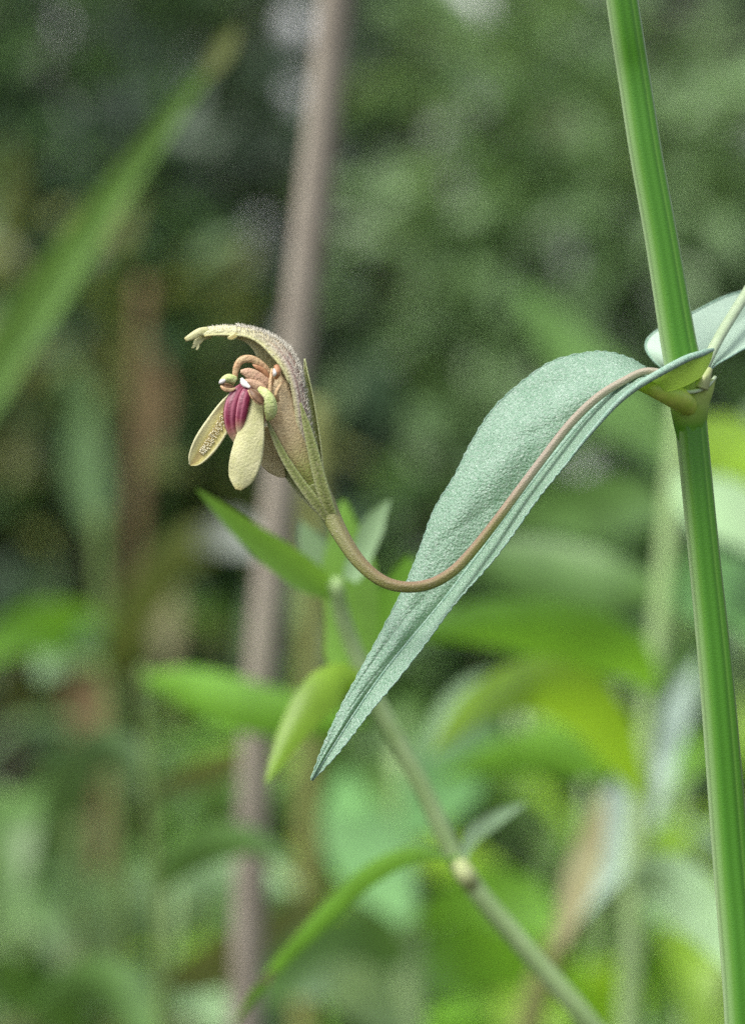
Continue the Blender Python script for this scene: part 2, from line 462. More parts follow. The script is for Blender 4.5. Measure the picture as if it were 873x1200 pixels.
def three_edge_leaf(rows, n, mL, mR, bulgeL, bulgeR, noise, seed, vein=0.0):
    """rows: (left edge, midrib, right edge) each (px, py, dz)"""
    A = crom([F(*r[0]) for r in rows], n)
    B = crom([F(*r[1]) for r in rows], n)
    C = crom([F(*r[2]) for r in rows], n)
    t = np.linspace(0, 1, n)
    cols, us = [], []
    rg = np.random.default_rng(seed)
    ph = rg.uniform(0, 6.28, 8)
    for j in range(mL):
        s = j / mL                       # 0 at left edge, 1 at midrib
        p = A * (1 - s) + B * s
        wd = np.linalg.norm(A - B, axis=1)
        ins = math.sin(math.pi * s)
        off = bulgeL * wd * ins
        und = noise * ins ** 0.5 * (np.sin(t * 23 + s * 3.5 + ph[0]) * 0.4 + np.sin(t * 47 - s * 6 + ph[1]) * 0.22 + np.sin(t * 11 + s * 8 + ph[2]) * 0.5)
        vn = vein * ins * np.abs(np.sin((t * 6.5 + s * 2.2) * math.pi)) ** 0.35
        cols.append(p - FWD[None, :] * (off + und + vn)[:, None])
        us.append(0.5 * s)
    cols.append(B)
    us.append(0.5)
    for j in range(1, mR + 1):
        s = j / mR
        p = B * (1 - s) + C * s
        wd = np.linalg.norm(C - B, axis=1)
        ins = math.sin(math.pi * s * 0.9)
        und = noise * 0.5 * s * np.sin(t * 31 + ph[3])
        nv = CM[:, 0] * 0.7 - FWD * 0.7
        cols.append(p + nv[None, :] * (bulgeR * wd * ins)[:, None] + (CM[:, 0] * 0.6 - CM[:, 1] * 0.8)[None, :] * und[:, None] * 0.6)
        us.append(0.5 + 0.5 * s)
    m = len(cols)
    v = np.stack(cols, 1).reshape(-1, 3)
    uv = np.stack([np.tile(us, n), np.repeat(t, m)], 1)
    return v, grid_faces(n, m)[:, ::-1], uv, cols[0], cols[-1]


rows = [
    ((830, 428, 7), (822, 442, -0.6), (836, 409, 0.5)),
    ((805, 436, 7), (801, 453, -2.0), (822, 414, -3.0)),
    ((780, 434, 6.5), (777, 459, -2.6), (798, 421, -4.2)),
    ((758, 431, 6), (757, 447, -1.5), (758, 443, -4.5)),
    ((741, 421, 6), (738, 449, 0.5), (735, 461, -4)),
    ((715, 413, 6), (715, 463, 1.5), (711, 484, -3.5)),
    ((688, 413, 6), (686, 490, 2), (678, 520, -3)),
    ((648, 423, 6), (660, 520, 2.2), (654, 552, -2.5)),
    ((612, 447, 6), (633, 553, 2.2), (632, 582, -2)),
    ((577, 480, 5.5), (604, 590, 2.2), (609, 614, -2)),
    ((551, 521, 5), (576, 629, 2.2), (586, 643, -2)),
    ((533, 557, 4.5), (552, 661, 2), (562, 673, -2)),
    ((509, 597, 4), (528, 693, 2), (539, 701, -2)),
    ((492, 643, 3.5), (505, 721, 2), (517, 728, -1.6)),
    ((474, 687, 3), (482, 748, 1.5), (495, 756, -1.5)),
    ((445, 744, 2), (457, 778, 1), (462, 800, -1.2)),
    ((420, 790, 1.5), (432, 812, 1), (437, 832, -1)),
    ((397, 834, 1), (409, 846, 0.5), (414, 860, -0.8)),
    ((379, 874, 0.5), (386, 882, 0.3), (390, 888, -0.4)),
    ((364, 914, 0), (365, 915, 0), (366, 915, 0)),
]
v, f, uv, EL, ER = three_edge_leaf(rows, 220, 26, 12, 0.10, 0.10, 0.00034, 3, vein=0.00032)
leaf = mk('leaf', v, f, M['glaucous'], herb, uv)
leaf['label'] = 'long silvery green leaf folded along its midrib and tapering downward'
for e, rr in ((EL, 0.9), (ER, 1.3)):
    k = np.arange(len(e))
    jit = e + (np.sin(k * 2.1)[:, None] * CM[:, 0] + np.sin(k * 1.37 + 1)[:, None] * CM[:, 1]) * 0.00005
    v, f, uv = tube_geo(jit[4:], np.linspace(rr, 0.8, len(e) - 4) * PXM, m=6)
    mk('margin', v, f, M['margin'], leaf, uv)
rl = ER[1:80] + (CM[:, 1] * -0.6 - FWD * 0.5)[None, :] * 0.0001
v, f, uv = tube_geo(rl, np.interp(np.arange(79), [0, 8, 26, 50, 78], [2, 3.6, 4.6, 3.4, 1.0]) * PXM, m=12)
mk('rolled_edge', v, f, M['margin'], leaf, uv)
mr = crom([F(*(np.array(r[1]) + np.array([0, 0, -0.15]))) for r in rows[4:]], 120)
v, f, uv = tube_geo(mr, np.linspace(3.2, 0.7, 120) * PXM, m=8, flat=0.6)
mk('midrib', v, f, M['margin'], leaf, uv)

rows2 = [
    ((806, 440, 9), (815, 440, 6), (818, 442, 3)),
    ((775, 430, 9), (817, 436, 6.5), (824, 438, 2.5)),
    ((757, 408, 10), (821, 430, 7), (833, 431, 2.5)),
    ((766, 390, 11), (829, 418, 8), (845, 423, 3)),
    ((803, 371, 12), (843, 402, 10), (862, 413, 5)),
    ((848, 348, 14), (866, 378, 12), (884, 402, 8)),
    ((890, 335, 17), (896, 352, 16), (915, 380, 12)),
    ((925, 315, 20), (930, 325, 19), (945, 352, 16)),
    ((960, 290, 24), (965, 298, 23), (975, 315, 21)),
    ((990, 255, 28), (990, 256, 28), (990, 257, 28)),
]
v, f, uv, EL, ER = three_edge_leaf(rows2, 90, 18, 10, 0.06, 0.10, 0.0001, 5)
leaf2 = mk('leaf', v, f, M['glaucous2'], herb, uv)
leaf2['label'] = 'smooth pale leaf opposite, passing behind the stem'
for e in (EL, ER):
    v, f, uv = tube_geo(e[2:], 1.4 * PXM, m=6)
    mk('margin', v, f, M['margin'], leaf2, uv)
P = crom([F(820, 444, 1), F(828, 424, 2), F(844, 393, 5), (F(868, 354, 9)), F(900, 305, 12), F(940, 262, 14)], 50)
v, f, uv = tube_geo(P, crom([5, 6.5, 6.5, 6.5, 6, 8], 50)[:, 0] * PXM, m=12)
mk('flower_stalk', v, f, M['pale_pedicel'], herb, uv)
P = crom([F(938, 264, 14), F(955, 246, 14.5), F(975, 226, 15), F(985, 210, 15)], 24)
v, f, uv = tube_geo(P, crom([8, 17, 14, 2], 24)[:, 0] * PXM, m=12)
mk('flower_bud', v, f, M['petal'], herb, uv)

# flower stalk of the open flower
ped = [(369, 566, 0), (378, 586, 0), (389, 608, -0.5), (402, 632, -1.5), (420, 658, -2.5), (444, 679, -3.2), (470, 688, -3.4), (500, 686, -3.0), (528, 672, -2.2),
       (552, 648, -1.3), (580, 613, -0.6), (606, 578, -0.1), (636, 538, 0.2), (668, 497, 0.5), (700, 466, 0.6), (730, 447, 0.4), (757, 435, 0.0), (785, 440, 0), (806, 448, 1)]
pr = [13, 13.0, 11.0, 9.4, 8.2, 7.2, 6.6, 6.4, 6.2, 5.9, 5.5, 5.2, 5, 5, 5, 4.6, 4.2, 4.5, 5]
P = crom([F(*p) for p in ped], 160)
rd = crom(pr, 160)[:, 0] * PXM
v, f, uv = tube_geo(P, rd, m=24, profile=lambda th: 1 + 0.05 * np.cos(5 * th))
mk('flower_stalk', v, f, M['pedicel'], herb, uv)

# ------------------------------------------------------------------ the flower
tp = crom([F(374, 578, 0), F(366, 562, 0), F(353, 541, 0), F(341, 515, 0), (F(332, 485, 0)), F(326, 458, 0.2), F(322, 440, 0.3)], 70)
tr = crom([9, 13, 16.5, 20, 21, 17.5, 10], 70)[:, 0] * PXM
v, f, uv = tube_geo(tp, tr, m=40, flat=0.85, profile=lambda th: 1 + 0.025 * np.cos(8 * th))
flower = mk('flower', v, f, M['tube'], herb, uv)
flower['label'] = 'nodding cream flower with downy hood, hanging petals and a magenta centre'


def strip_px(name, pts, hw, mt, twist=0.0, cup=0.0, fold=0.0, n=40, m=11, solid=0.00012, wave=0.0, parent=None):
    P = crom([F(*p) for p in pts], n)
    h = np.maximum(crom(hw, n)[:, 0], 0.15) * PXM
    tw = crom(twist, n)[:, 0] if isinstance(twist, list) else twist
    v, f, uv = strip_geo(P, h, tw, cup, fold, m, wave=wave)
    return mk(name, v, f, M[mt], parent or flower, uv, solid=solid)


def tube_px(name, pts, r, mt, n=40, m=16, flat=1.0, parent=None, profile=None):
    P = crom([F(*p) for p in pts], n)
    rr = np.maximum(crom(r, n)[:, 0], 0.1) * PXM
    v, f, uv = tube_geo(P, rr, m=m, flat=flat, profile=profile)
    return mk(name, v, f, M[mt], parent or flower, uv)


# hood: an open channel, dorsal ridge outward, two rims facing the other petals
outer = [(377, 570), (371, 535), (362, 495), (356, 455), (349, 428), (337, 408), (318, 394), (295, 386), (270, 382), (248, 383), (234, 388)]
inner = [(366, 566), (351, 530), (338, 495), (330, 465), (318, 440), (304, 424), (296, 409), (285, 399), (268, 395), (252, 393), (240, 394)]
n = 90
O3 = crom([F(x, y, 0) for x, y in outer], n)
I3 = crom([F(x, y, 0) for x, y in inner], n)
deep = crom([2.0, 7, 15, 18, 17, 14, 10, 8, 6.5, 5.5, 4.5], n)[:, 0] * PXM
phi = np.linspace(-1.0, 1.0, 41)
NEAR = crom([0.1, 0.25, 0.4, 0.48, 0.48, 0.46, 0.42, 0.35, 0.2, 0.05, 0.0], n)[:, 0]     # the near rim stands further back
cols = []
for q in phi:
    a = q * math.pi * 0.62
    c0, c1 = math.cos(a), math.sin(a)
    cm = math.cos(math.pi * 0.62)
    k = (c0 - cm) / (1 - cm)                    # 1 on the dorsal ridge, 0 on the rims
    rp = 1 + 0.05 * math.cos(9 * a)
    kk = np.full(n, k * (rp if k < 0.9 else 1))
    if q > 0:
        kk = 1 - (1 - kk) * (1 - NEAR)
    cols.append(I3 + (O3 - I3) * kk[:, None] + FWD[None, :] * (-deep * c1)[:, None])
hv = np.stack(cols, 1)
uv = np.stack([np.tile((1 - phi) / 2, n), np.repeat(np.linspace(0, 1, n), len(phi))], 1)
hood = mk('hood', hv.reshape(-1, 3), grid_faces(n, len(phi)), M['hood'], flower, uv, solid=0.00014)
hood['label'] = 'arched downy upper lip with pinkish stripes and forked yellow tip'
# rolled rim towards the viewer
rim = hv[30:, -1] - FWD[None, :] * 0.0001
v, f, uv = tube_geo(rim, np.linspace(1.8, 1.3, len(rim)) * PXM, m=8)
mk('rim', v, f, M['petal'], hood, uv)
strip_px('tip_lobe', [(244, 388, -0.3), (234, 389, -0.4), (225, 394, -0.5), (217, 398, -0.5)], [5, 4.2, 3.6, 1.8], 'petal', cup=-0.4, parent=hood, n=20, m=7, solid=0.0002)
strip_px('tip_lobe', [(247, 391, 0.3), (238, 394, 0.2), (232, 400, 0.0), (229, 405, 0)], [4.5, 4.2, 3.6, 3.0], 'petal', cup=-0.4, parent=hood, n=20, m=7, solid=0.0002)
strip_px('tip_tooth', [(230, 403, 0), (227, 406, 0), (225, 408, 0)], [1.8, 1.6, 0.8], 'petal', parent=hood, n=8, m=5, solid=0.0002)
strip_px('tip_tooth', [(232, 404, 0), (232, 407, 0), (230, 410, 0)], [2.0, 1.6, 0.8], 'petal', parent=hood, n=8, m=5, solid=0.0002)
strip_px('rim_tooth', [(278, 391, -0.6), (272, 395, -0.7), (267, 396, -0.7)], [3, 3.2, 1.2], 'papil', parent=hood, n=10, m=5, solid=0.0002)

# white down along the hood's back
hvs, hfs = [], []
rg = np.random.default_rng(4)
for i in range(1300):
    ti = int(np.clip(rg.beta(1.6, 1.5) * 78 + 6, 5, 84))
    pj = int(np.clip(20 + rg.normal(3, 6), 4, 38))
    p0 = hv[ti, pj]
    nrm = norm((O3[ti] - I3[ti]) * math.cos(phi[pj] * 2) + (-FWD) * math.sin(phi[pj] * 2) * np.linalg.norm(O3[ti] - I3[ti]))
    tg = norm(O3[min(ti + 2, n - 1)] - O3[ti - 2])
    L = rg.uniform(3.0, 7.5) * PXM * (0.5 if ti > 68 else 1.0)
    dr = norm(nrm + tg * rg.uniform(0.1, 0.9) + rg.normal(0, 0.22, 3))
    sd = norm(np.cross(dr, rg.normal(0, 1, 3)))
    s2 = np.cross(dr, sd)
    wd = 0.42 * PXM
    k = len(hvs) * 1
    mid = p0 + dr * L * 0.55
    tip = p0 + norm(dr + tg * 0.4) * L
    b0 = len(hvs)
    for q in range(3):
        a = q * 2.094
        hvs.append(p0 + (sd * math.cos(a) + s2 * math.sin(a)) * wd)
    for q in range(3):
        a = q * 2.094
        hvs.append(mid + (sd * math.cos(a) + s2 * math.sin(a)) * wd * 0.8)
    hvs.append(tip)
    for q in range(3):
        r = (q + 1) % 3
        hfs.append([b0 + q, b0 + r, b0 + 3 + r, b0 + 3 + q])
        hfs.append([b0 + 3 + q, b0 + 3 + r, b0 + 6])
mk('hair', hvs, hfs, M['hair'], hood, kind='stuff')

# sepals round the tube
strip_px('sepal', [(386, 612, -1.0), (370, 589, -1.5), (352, 565, -1.7), (334, 537, -1.7), (322, 513, -1.5), (312, 490, -1.3)], [4, 6, 5.5, 4.6, 3.2, 0.6], 'sepal', cup=-0.3, twist=0.3)
strip_px('sepal', [(394, 614, -1.0), (383, 588, -1.5), (374, 558, -1.7), (366, 525, -1.7), (359, 498, -1.6), (352, 472, -1.4)], [4, 7, 7, 6, 4.2, 0.6], 'sepal', cup=-0.35)
strip_px('sepal', [(382, 606, 0.6), (362, 580, 1.3), (344, 556, 1.6), (330, 535, 1.8), (317, 505, 1.5)], [4, 9, 10, 8, 2], 'sepal', cup=0.2)
strip_px('sepal', [(394, 614, -0.2), (384, 584, -0.2), (378, 556, 0.1), (373, 515, 0.4), (366, 470, 0.5), (360, 440, 0.5), (357, 420, 0.5)], [3, 4.0, 4.0, 4.6, 4.2, 3.0, 0.6], 'sepal', cup=0.8, twist=-0.5, n=50)

# petals
strip_px('petal', [(301, 468, -2.2), (298, 490, -2.6), (293, 515, -2.9), (287, 542, -3.1), (282, 562, -3.0), (279, 574, -2.9)], [6, 11, 16.5, 18, 13.5, 3], 'petal', cup=-0.17, n=60, m=17, solid=0.0002, wave=0.06)['label'] = 'broad cream green petal hanging in the middle'
lp = strip_px('petal', [(284, 457, -0.6), (270, 475, -1.0), (256, 497, -1.3), (241, 520, -1.5), (229, 538, -1.4), (223, 545, -1.3)], [6, 11, 14, 14, 9, 1.5], 'papil', cup=0.22, twist=-0.1, n=60, m=17, solid=0.0002, wave=0.05)
lp['label'] = 'narrow cream petal with papillose band and raised edges'
strip_px('petal', [(308, 500, 0.6), (312, 520, 0.9), (319, 540, 1.1), (328, 553, 1.2), (334, 559, 1.2)], [8, 13, 13, 7, 1], 'tan_petal', cup=-0.15, n=40, solid=0.0002)['label'] = 'tan petal hanging at the back'
# papillae on the narrow petal
Pc = crom([F(281, 462, -1.15), F(270, 477, -1.3), F(257, 499, -1.55), F(243, 521, -1.7), F(233, 535, -1.65)], 60)
T_, S_, N_ = frames(Pc)
pv, pf = [], []
for i in range(34 * 5):
    k = int(np.clip(7 + (i // 5) * 1.45 + rg.uniform(-0.5, 0.5), 4, 57))
    hwid = [5.5, 6.5, 6, 4.5][min(k // 16, 3)]
    c = Pc[k] + S_[k] * (((i % 5) + 0.5 * ((i // 5) % 2) + rg.uniform(-0.3, 0.3)) / 5 * 1.6 - 0.7) * hwid * PXM + N_[k] * 0.2e-4
    r = rg.uniform(0.7, 1.1) * PXM
    b0 = len(pv)
    pv += [c + S_[k] * r, c + T_[k] * r, c - S_[k] * r, c - T_[k] * r, c + N_[k] * r * 1.8, c - N_[k] * r * 2]
    for q in range(4):
        pf.append([b0 + q, b0 + (q + 1) % 4, b0 + 4])
        pf.append([b0 + (q + 1) % 4, b0 + q, b0 + 5])
mk('papillae', pv, pf, M['papilla'], lp, kind='stuff')

# magenta throat lobes
tube_px('magenta_lobe', [(288, 450, -1.2), (278, 462, -1.8), (272, 480, -2.2), (272, 500, -2.2), (277, 516, -2.0), (280, 527, -1.8)], [4.5, 8.5, 10, 8, 4.5, 1], 'magenta', m=24, flat=0.7)
tube_px('magenta_lobe', [(292, 452, -1.8), (287, 465, -2.4), (283, 484, -2.7), (281, 502, -2.6), (282, 514, -2.3)], [4, 7, 7, 4.5, 1], 'magenta', m=20, flat=0.6)
strip_px('throat_lobe', [(306, 474, -1.8), (307, 488, -2.0), (304, 502, -2.0)], [5, 6, 3], 'pink', n=16, m=7)
strip_px('white_scale', [(283, 443, -2.2), (286, 449, -2.4), (293, 454, -2.5)], [1, 3.6, 1], 'white', n=12, m=5, cup=-0.4)

# curled filaments, style and anthers
tube_px('filament', [(318, 452, -0.6), (315, 438, -0.8), (306, 427, -1.0), (294, 420.5, -1.2), (283, 422, -1.3), (277, 431, -1.3), (275, 446, -1.2)], [3.5, 4, 4.4, 4.6, 4.5, 4, 3], 'filament', flat=0.55)
tube_px('filament', [(316, 446, -1.0), (310, 436, -1.2), (301, 430, -1.4), (296, 427, -1.4)], [2.6, 3.2, 2.6, 0.6], 'rust', flat=0.6, n=20)
strip_px('filament', [(314, 452, -1.5), (302, 444, -1.8), (291, 437, -1.9), (282, 435, -1.8)], [7, 8, 6, 1.5], 'pink', cup=-0.35, n=24)
strip_px('filament', [(312, 464, -1.8), (306, 456, -2.0), (296, 449, -2.1), (287, 445, -2.0)], [5, 6.5, 4.5, 1], 'pink', cup=-0.4, n=24)
tube_px('style', [(319, 432, -1.6), (317, 448, -2.0), (316, 465, -2.1), (314, 480, -2.0)], [1.6, 2.4, 2.6, 2], 'filament', n=20, m=10)
tube_px('anther', [(304, 455, -2.5), (310, 461, -3.0), (316, 472, -3.1), (317, 484, -2.8), (314, 492, -2.3)], [3, 6.5, 8, 7, 2.5], 'anther', m=18, flat=0.8)
strip_px('anther_slit', [(293, 456, -3.0), (299, 462, -3.4), (306, 469, -3.5), (309, 471, -3.4)], [1.5, 4.4, 4.0, 1], 'slit', n=18, m=7, cup=0.3)
strip_px('anther_valve', [(291, 457, -2.9), (297, 466, -3.2), (304, 472, -3.4), (309, 473, -3.4)], [1, 2.2, 2.2, 0.8], 'filament', n=18, m=5, cup=-0.3)
tube_px('anther', [(276, 446, -1.6), (268, 443, -1.8), (261, 446, -1.9), (258, 449, -1.8)], [5, 5.2, 3.6, 1.2], 'anther', m=14, flat=0.8, n=24)
tube_px('anther_tip', [(264, 445, -2.3), (260, 447, -2.4), (257, 449, -2.2)], [1.5, 2.8, 1], 'white', m=10, n=14)
strip_px('anther_slit', [(259, 451, -2.2), (265, 452, -2.4), (274, 453, -2.2)], [1.6, 3.2, 1], 'slit', n=14, m=7, cup=0.3)
strip_px('anther_valve', [(259, 452, -2.4), (263, 456, -2.6), (270, 457, -2.4), (276, 455, -2.2)], [1, 2.0, 2, 0.8], 'filament', n=14, m=5, cup=-0.3)
tube_px('gland', [(324, 428, -2.0), (325, 436, -2.2), (323, 444, -2.0)], [3, 4.5, 2], 'rust', n=14, m=12)
tube_px('gland', [(321, 432, -2.3), (322, 437, -2.5), (321, 441, -2.3)], [1, 2.4, 1], 'white', n=12, m=10)
tube_px('filament', [(326, 470, -1.9), (324, 462, -2.2), (328, 452, -2.2), (333, 446, -1.6)], [2, 2.6, 2.2, 1], 'filament', n=20, m=10)

# ------------------------------------------------------------------ midground plants, out of focus
LAN = np.array([(0.0, 0.22), (0.08, 0.42), (0.22, 0.82), (0.38, 1.0), (0.55, 0.92), (0.75, 0.62), (0.9, 0.3), (1.0, 0.03)])


def far(z):
    return z if z < 0.43 else 0.43 + (z - 0.43) * 1.6


def mleaf(parent, pts, z, hw, mt, twist=0.0, cup=0.15, fold=0.0, name='leaf', flatw=False, n=28):
    """pts in pixels, z depth in metres (number or (start, end)), hw half width in pixels"""
    z0, z1 = (far(q) for q in (z if isinstance(z, tuple) else (z, z)))
    zz = np.linspace(z0, z1, len(pts))
    P = crom([V(x, y, q) for (x, y), q in zip(pts, zz)], n)
    t = np.linspace(0, 1, n)
    pf = np.interp(t, LAN[:, 0], LAN[:, 1]) if not flatw else np.interp(t, [0, 0.1, 0.6, 1], [0.6, 0.9, 1, 0.1])
    v, f, uv = strip_geo(P, pf * hw * PXW((z0 + z1) / 2), twist, cup, fold, 7)
    return mk(name, v, f, M[mt], parent, uv)


def mstem(parent, pts, z, hw, mt, foot=True, n=50, name='stem'):
    """stem through the given pixels and on down to the ground"""
    z0, z1 = (far(q) for q in (z if isinstance(z, tuple) else (z, z)))
    zz = np.linspace(z0, z1, len(pts))
    pp = [V(x, y, q) for (x, y), q in zip(pts, zz)]
    rr = list(np.linspace(hw[0], hw[1], len(pp)) * PXW(zz))
    if foot:
        e = pp[-1]
        d = norm(pp[-1] - pp[-2])
        g = gz(e[0], e[1]) - 0.02
        for k in (0.05, 0.12, 0.25, 0.45, 0.7, 1.0):
            q = e + np.array([d[0] * 0.10 * k * (1 - 0.4 * k), d[1] * 0.05 * k, (g - e[2]) * k])
            pp.append(q)
            rr.append(rr[-1] * 1.05)
    P = crom(pp, n)
    v, f, uv = tube_geo(P, crom(rr, n)[:, 0], m=12)
    return mk(name, v, f, M[mt], parent, uv)


def foot_of(px, py, z):
    q = V(px, py, far(z))
    return np.array([q[0], q[1], gz(q[0], q[1])])


# young herb with the slanting stem
Z = 0.37
t = thing('young_herb', 'young herb with slanting pale stem and fresh green leaves behind the silvery leaf', 'plant', foot_of(690, 1200, 0.38))
mstem(t, [(392, 680), (405, 735), (440, 820), (492, 918), (545, 1025), (618, 1115), (690, 1200), (720, 1260)], (0.368, 0.385), (9, 13), 'herbstem')
mleaf(t, [(402, 702), (355, 672), (295, 628), (230, 573)], (0.37, 0.358), 20, 'freshlit', cup=0.3)
mleaf(t, [(408, 790), (412, 720), (407, 650), (402, 586)], 0.375, 33, 'freshlit', cup=-0.2, flatw=True)
mleaf(t, [(410, 680), (425, 645), (440, 610), (456, 586)], 0.365, 14, 'pale', cup=0.2, flatw=True)
mleaf(t, [(398, 690), (378, 660), (362, 632), (352, 610)], 0.38, 17, 'pale')
mleaf(t, [(432, 800), (400, 796), (368, 820), (338, 865), (311, 918)], (0.37, 0.36), 25, 'yellowgreen', cup=-0.3, twist=0.2)
mleaf(t, [(440, 760), (470, 700), (480, 650)], 0.39, 30, 'bright')
mleaf(t, [(538, 1008), (490, 1000), (430, 1028), (365, 1090), (310, 1150), (272, 1205)], (0.375, 0.40), 13, 'bright', cup=-0.2, twist=0.3)
mleaf(t, [(322, 1138), (296, 1168), (276, 1205)], (0.393, 0.402), 7, 'tan', name='leaf_tip')
mleaf(t, [(543, 1008), (556, 978), (585, 957), (618, 940)], (0.375, 0.40), 11, 'pale', cup=0.3, twist=-0.3)
v, f, uv = tube_geo(crom([V(538, 1012, 0.373), V(546, 1026, 0.372), V(553, 1038, 0.373)], 14), crom([9, 11.5, 10.5], 14)[:, 0] * PXW(0.37), m=12)
mk('node', v, f, M['palenode'], t, uv)

# dead stalk behind the flower
t = thing('dead_stalk', 'thin grey-brown dried stalk standing behind the cream flower', 'stalk', foot_of(285, 1240, 0.53))
mstem(t, [(410, -260), (398, -60), (378, 140), (352, 360), (330, 560), (308, 780), (296, 980), (285, 1240)], (0.49, 0.53), (20, 20), 'deadstalk')

# broad grass blade
t = thing('grass_plant', 'long green grass blade with browned tip slanting over dark thicket', 'grass', foot_of(-330, 1250, 0.58))
mleaf(t, [(-330, 1250), (-190, 850), (-95, 600), (0, 430), (90, 290), (180, 165), (268, 48)], (0.58, 0.54), 26, 'grassblade', cup=0.4, flatw=True, name='blade', n=60)
mleaf(t, [(240, 90), (262, 56), (278, 30)], 0.54, 12, 'olive', name='blade_tip')
q = V(-330, 1250, far(0.58))
P = crom([q, q + np.array([-0.005, 0, -0.15]), np.array([q[0] - 0.01, q[1], gz(q[0], q[1]) - 0.02])], 16)
v, f, uv = tube_geo(P, np.linspace(0.0025, 0.003, 16), m=8)
mk('stem', v, f, M['mid'], t, uv)

# tan upright stem
t = thing('dry_stem', 'straight yellowish dry stem rising behind the young herb', 'stalk', foot_of(365, 1100, 0.66))
mstem(t, [(372, 470), (368, 620), (364, 800), (362, 1000), (358, 1240)], 0.66, (13, 17), 'yellowstem')

# herb with arching leaves on the right
Z = 0.60
t = thing('arching_herb', 'leafy herb with arching bright leaves left of the ribbed stem', 'plant', foot_of(760, 1260, 0.62))
mstem(t, [(800, 470), (790, 560), (778, 690), (765, 810), (752, 930), (742, 1060), (735, 1250)], 0.54, (11, 14), 'herbstem')
mleaf(t, [(752, 935), (728, 880), (690, 828), (628, 802), (560, 828), (505, 885)], (0.520, 0.460), 36, 'yellowgreen', cup=-0.2, twist=0.15)
mleaf(t, [(612, 806), (570, 818), (530, 850), (500, 890)], (0.565, 0.545), 30, 'pale', cup=-0.2, name='leaf_tip')  # pale overlay paints the gloss on the arch's upper face
mleaf(t, [(770, 812), (735, 770), (650, 740), (560, 730), (480, 745)], (0.540, 0.490), 38, 'bright', cup=-0.2)
mleaf(t, [(778, 690), (720, 688), (640, 668), (560, 655), (500, 668)], (0.550, 0.570), 38, 'mid', cup=-0.2)
mleaf(t, [(790, 600), (730, 590), (660, 598), (590, 612)], (0.570, 0.610), 36, 'mid')
mleaf(t, [(745, 900), (680, 882), (600, 885), (510, 912)], (0.550, 0.570), 34, 'bright', cup=-0.2)
mleaf(t, [(795, 565), (760, 520), (710, 460), (640, 375), (600, 330)], (0.630, 0.860), 40, 'mid')
mleaf(t, [(800, 500), (840, 520), (880, 545), (920, 590)], (0.570, 0.530), 40, 'yellowgreen')
mleaf(t, [(795, 560), (835, 590), (885, 625), (940, 680)], (0.530, 0.510), 42, 'pale', twist=-0.3)
mleaf(t, [(778, 690), (830, 690), (880, 720), (930, 790)], (0.550, 0.510), 48, 'teal', twist=-0.2)
mleaf(t, [(735, 1040), (780, 1035), (830, 1080), (880, 1160)], (0.530, 0.490), 38, 'pale', cup=-0.2)

t = thing('pale_blade_herb', 'whitish glaucous blade beside a dry tan bract between green leaves', 'plant', foot_of(640, 1250, 0.56))
mstem(t, [(680, 1050), (650, 1120), (625, 1180), (610, 1260)], 0.56, (15, 18), 'yellowstem')
mleaf(t, [(672, 1075), (712, 1000), (750, 920), (785, 850), (820, 770)], (0.53, 0.58), 34, 'palest', cup=0.2)
mleaf(t, [(655, 1110), (675, 1040), (695, 980), (708, 925)], (0.51, 0.53), 20, 'tan', name='bract')
mleaf(t, [(660, 1100), (610, 1060), (545, 1050), (480, 1090)], (0.57, 0.6), 36, 'bright')

t = thing('blue_green_herb', 'low herb with broad blue-green leaves under the slanting pale stem', 'plant', foot_of(480, 1280, 0.62))
mstem(t, [(470, 880), (475, 980), (480, 1100), (484, 1260)], 0.64, (12, 16), 'herbstem')
mleaf(t, [(478, 1080), (440, 1010), (410, 960), (405, 900)], (0.62, 0.66), 46, 'teal')
mleaf(t, [(474, 980), (510, 920), (540, 880), (590, 850)], (0.63, 0.66), 50, 'teal')
mleaf(t, [(480, 1120), (420, 1110), (340, 1140), (270, 1190)], (0.62, 0.60), 44, 'mid')
mleaf(t, [(482, 1160), (540, 1120), (620, 1130), (700, 1190)], (0.64, 0.7), 50, 'bright')
mleaf(t, [(475, 960), (430, 925), (370, 925), (300, 960)], (0.64, 0.7), 40, 'mid')
mleaf(t, [(484, 1230), (430, 1170), (390, 1150), (340, 1170)], (0.6, 0.58), 34, 'pale')

# left side herbs
t = thing('drooping_herb', 'herb with olive arching leaf and pale drooping tip left of the dead stalk', 'plant', foot_of(140, 1250, 0.74))
mstem(t, [(118, 600), (122, 700), (130, 800), (140, 960), (145, 1250)], 0.75, (8, 11), 'weedstem')
mleaf(t, [(128, 790), (160, 715), (205, 655), (262, 628), (325, 655)], (0.74, 0.68), 27, 'olive', flatw=True, cup=-0.2)
mleaf(t, [(230, 640), (262, 626), (300, 634), (335, 660)], (0.695, 0.675), 24, 'greyleaf', name='leaf_tip')
mleaf(t, [(128, 780), (100, 760), (70, 765), (45, 800)], (0.74, 0.72), 34, 'pale', cup=-0.2)
mleaf(t, [(126, 740), (70, 735), (10, 748), (-50, 790)], (0.74, 0.7), 32, 'bright')
mleaf(t, [(120, 640), (105, 560), (100, 500), (115, 450)], (1.0, 1.2), 24, 'dull')
mleaf(t, [(135, 870), (90, 900), (60, 960), (40, 1040)], (0.75, 0.8), 34, 'dull')

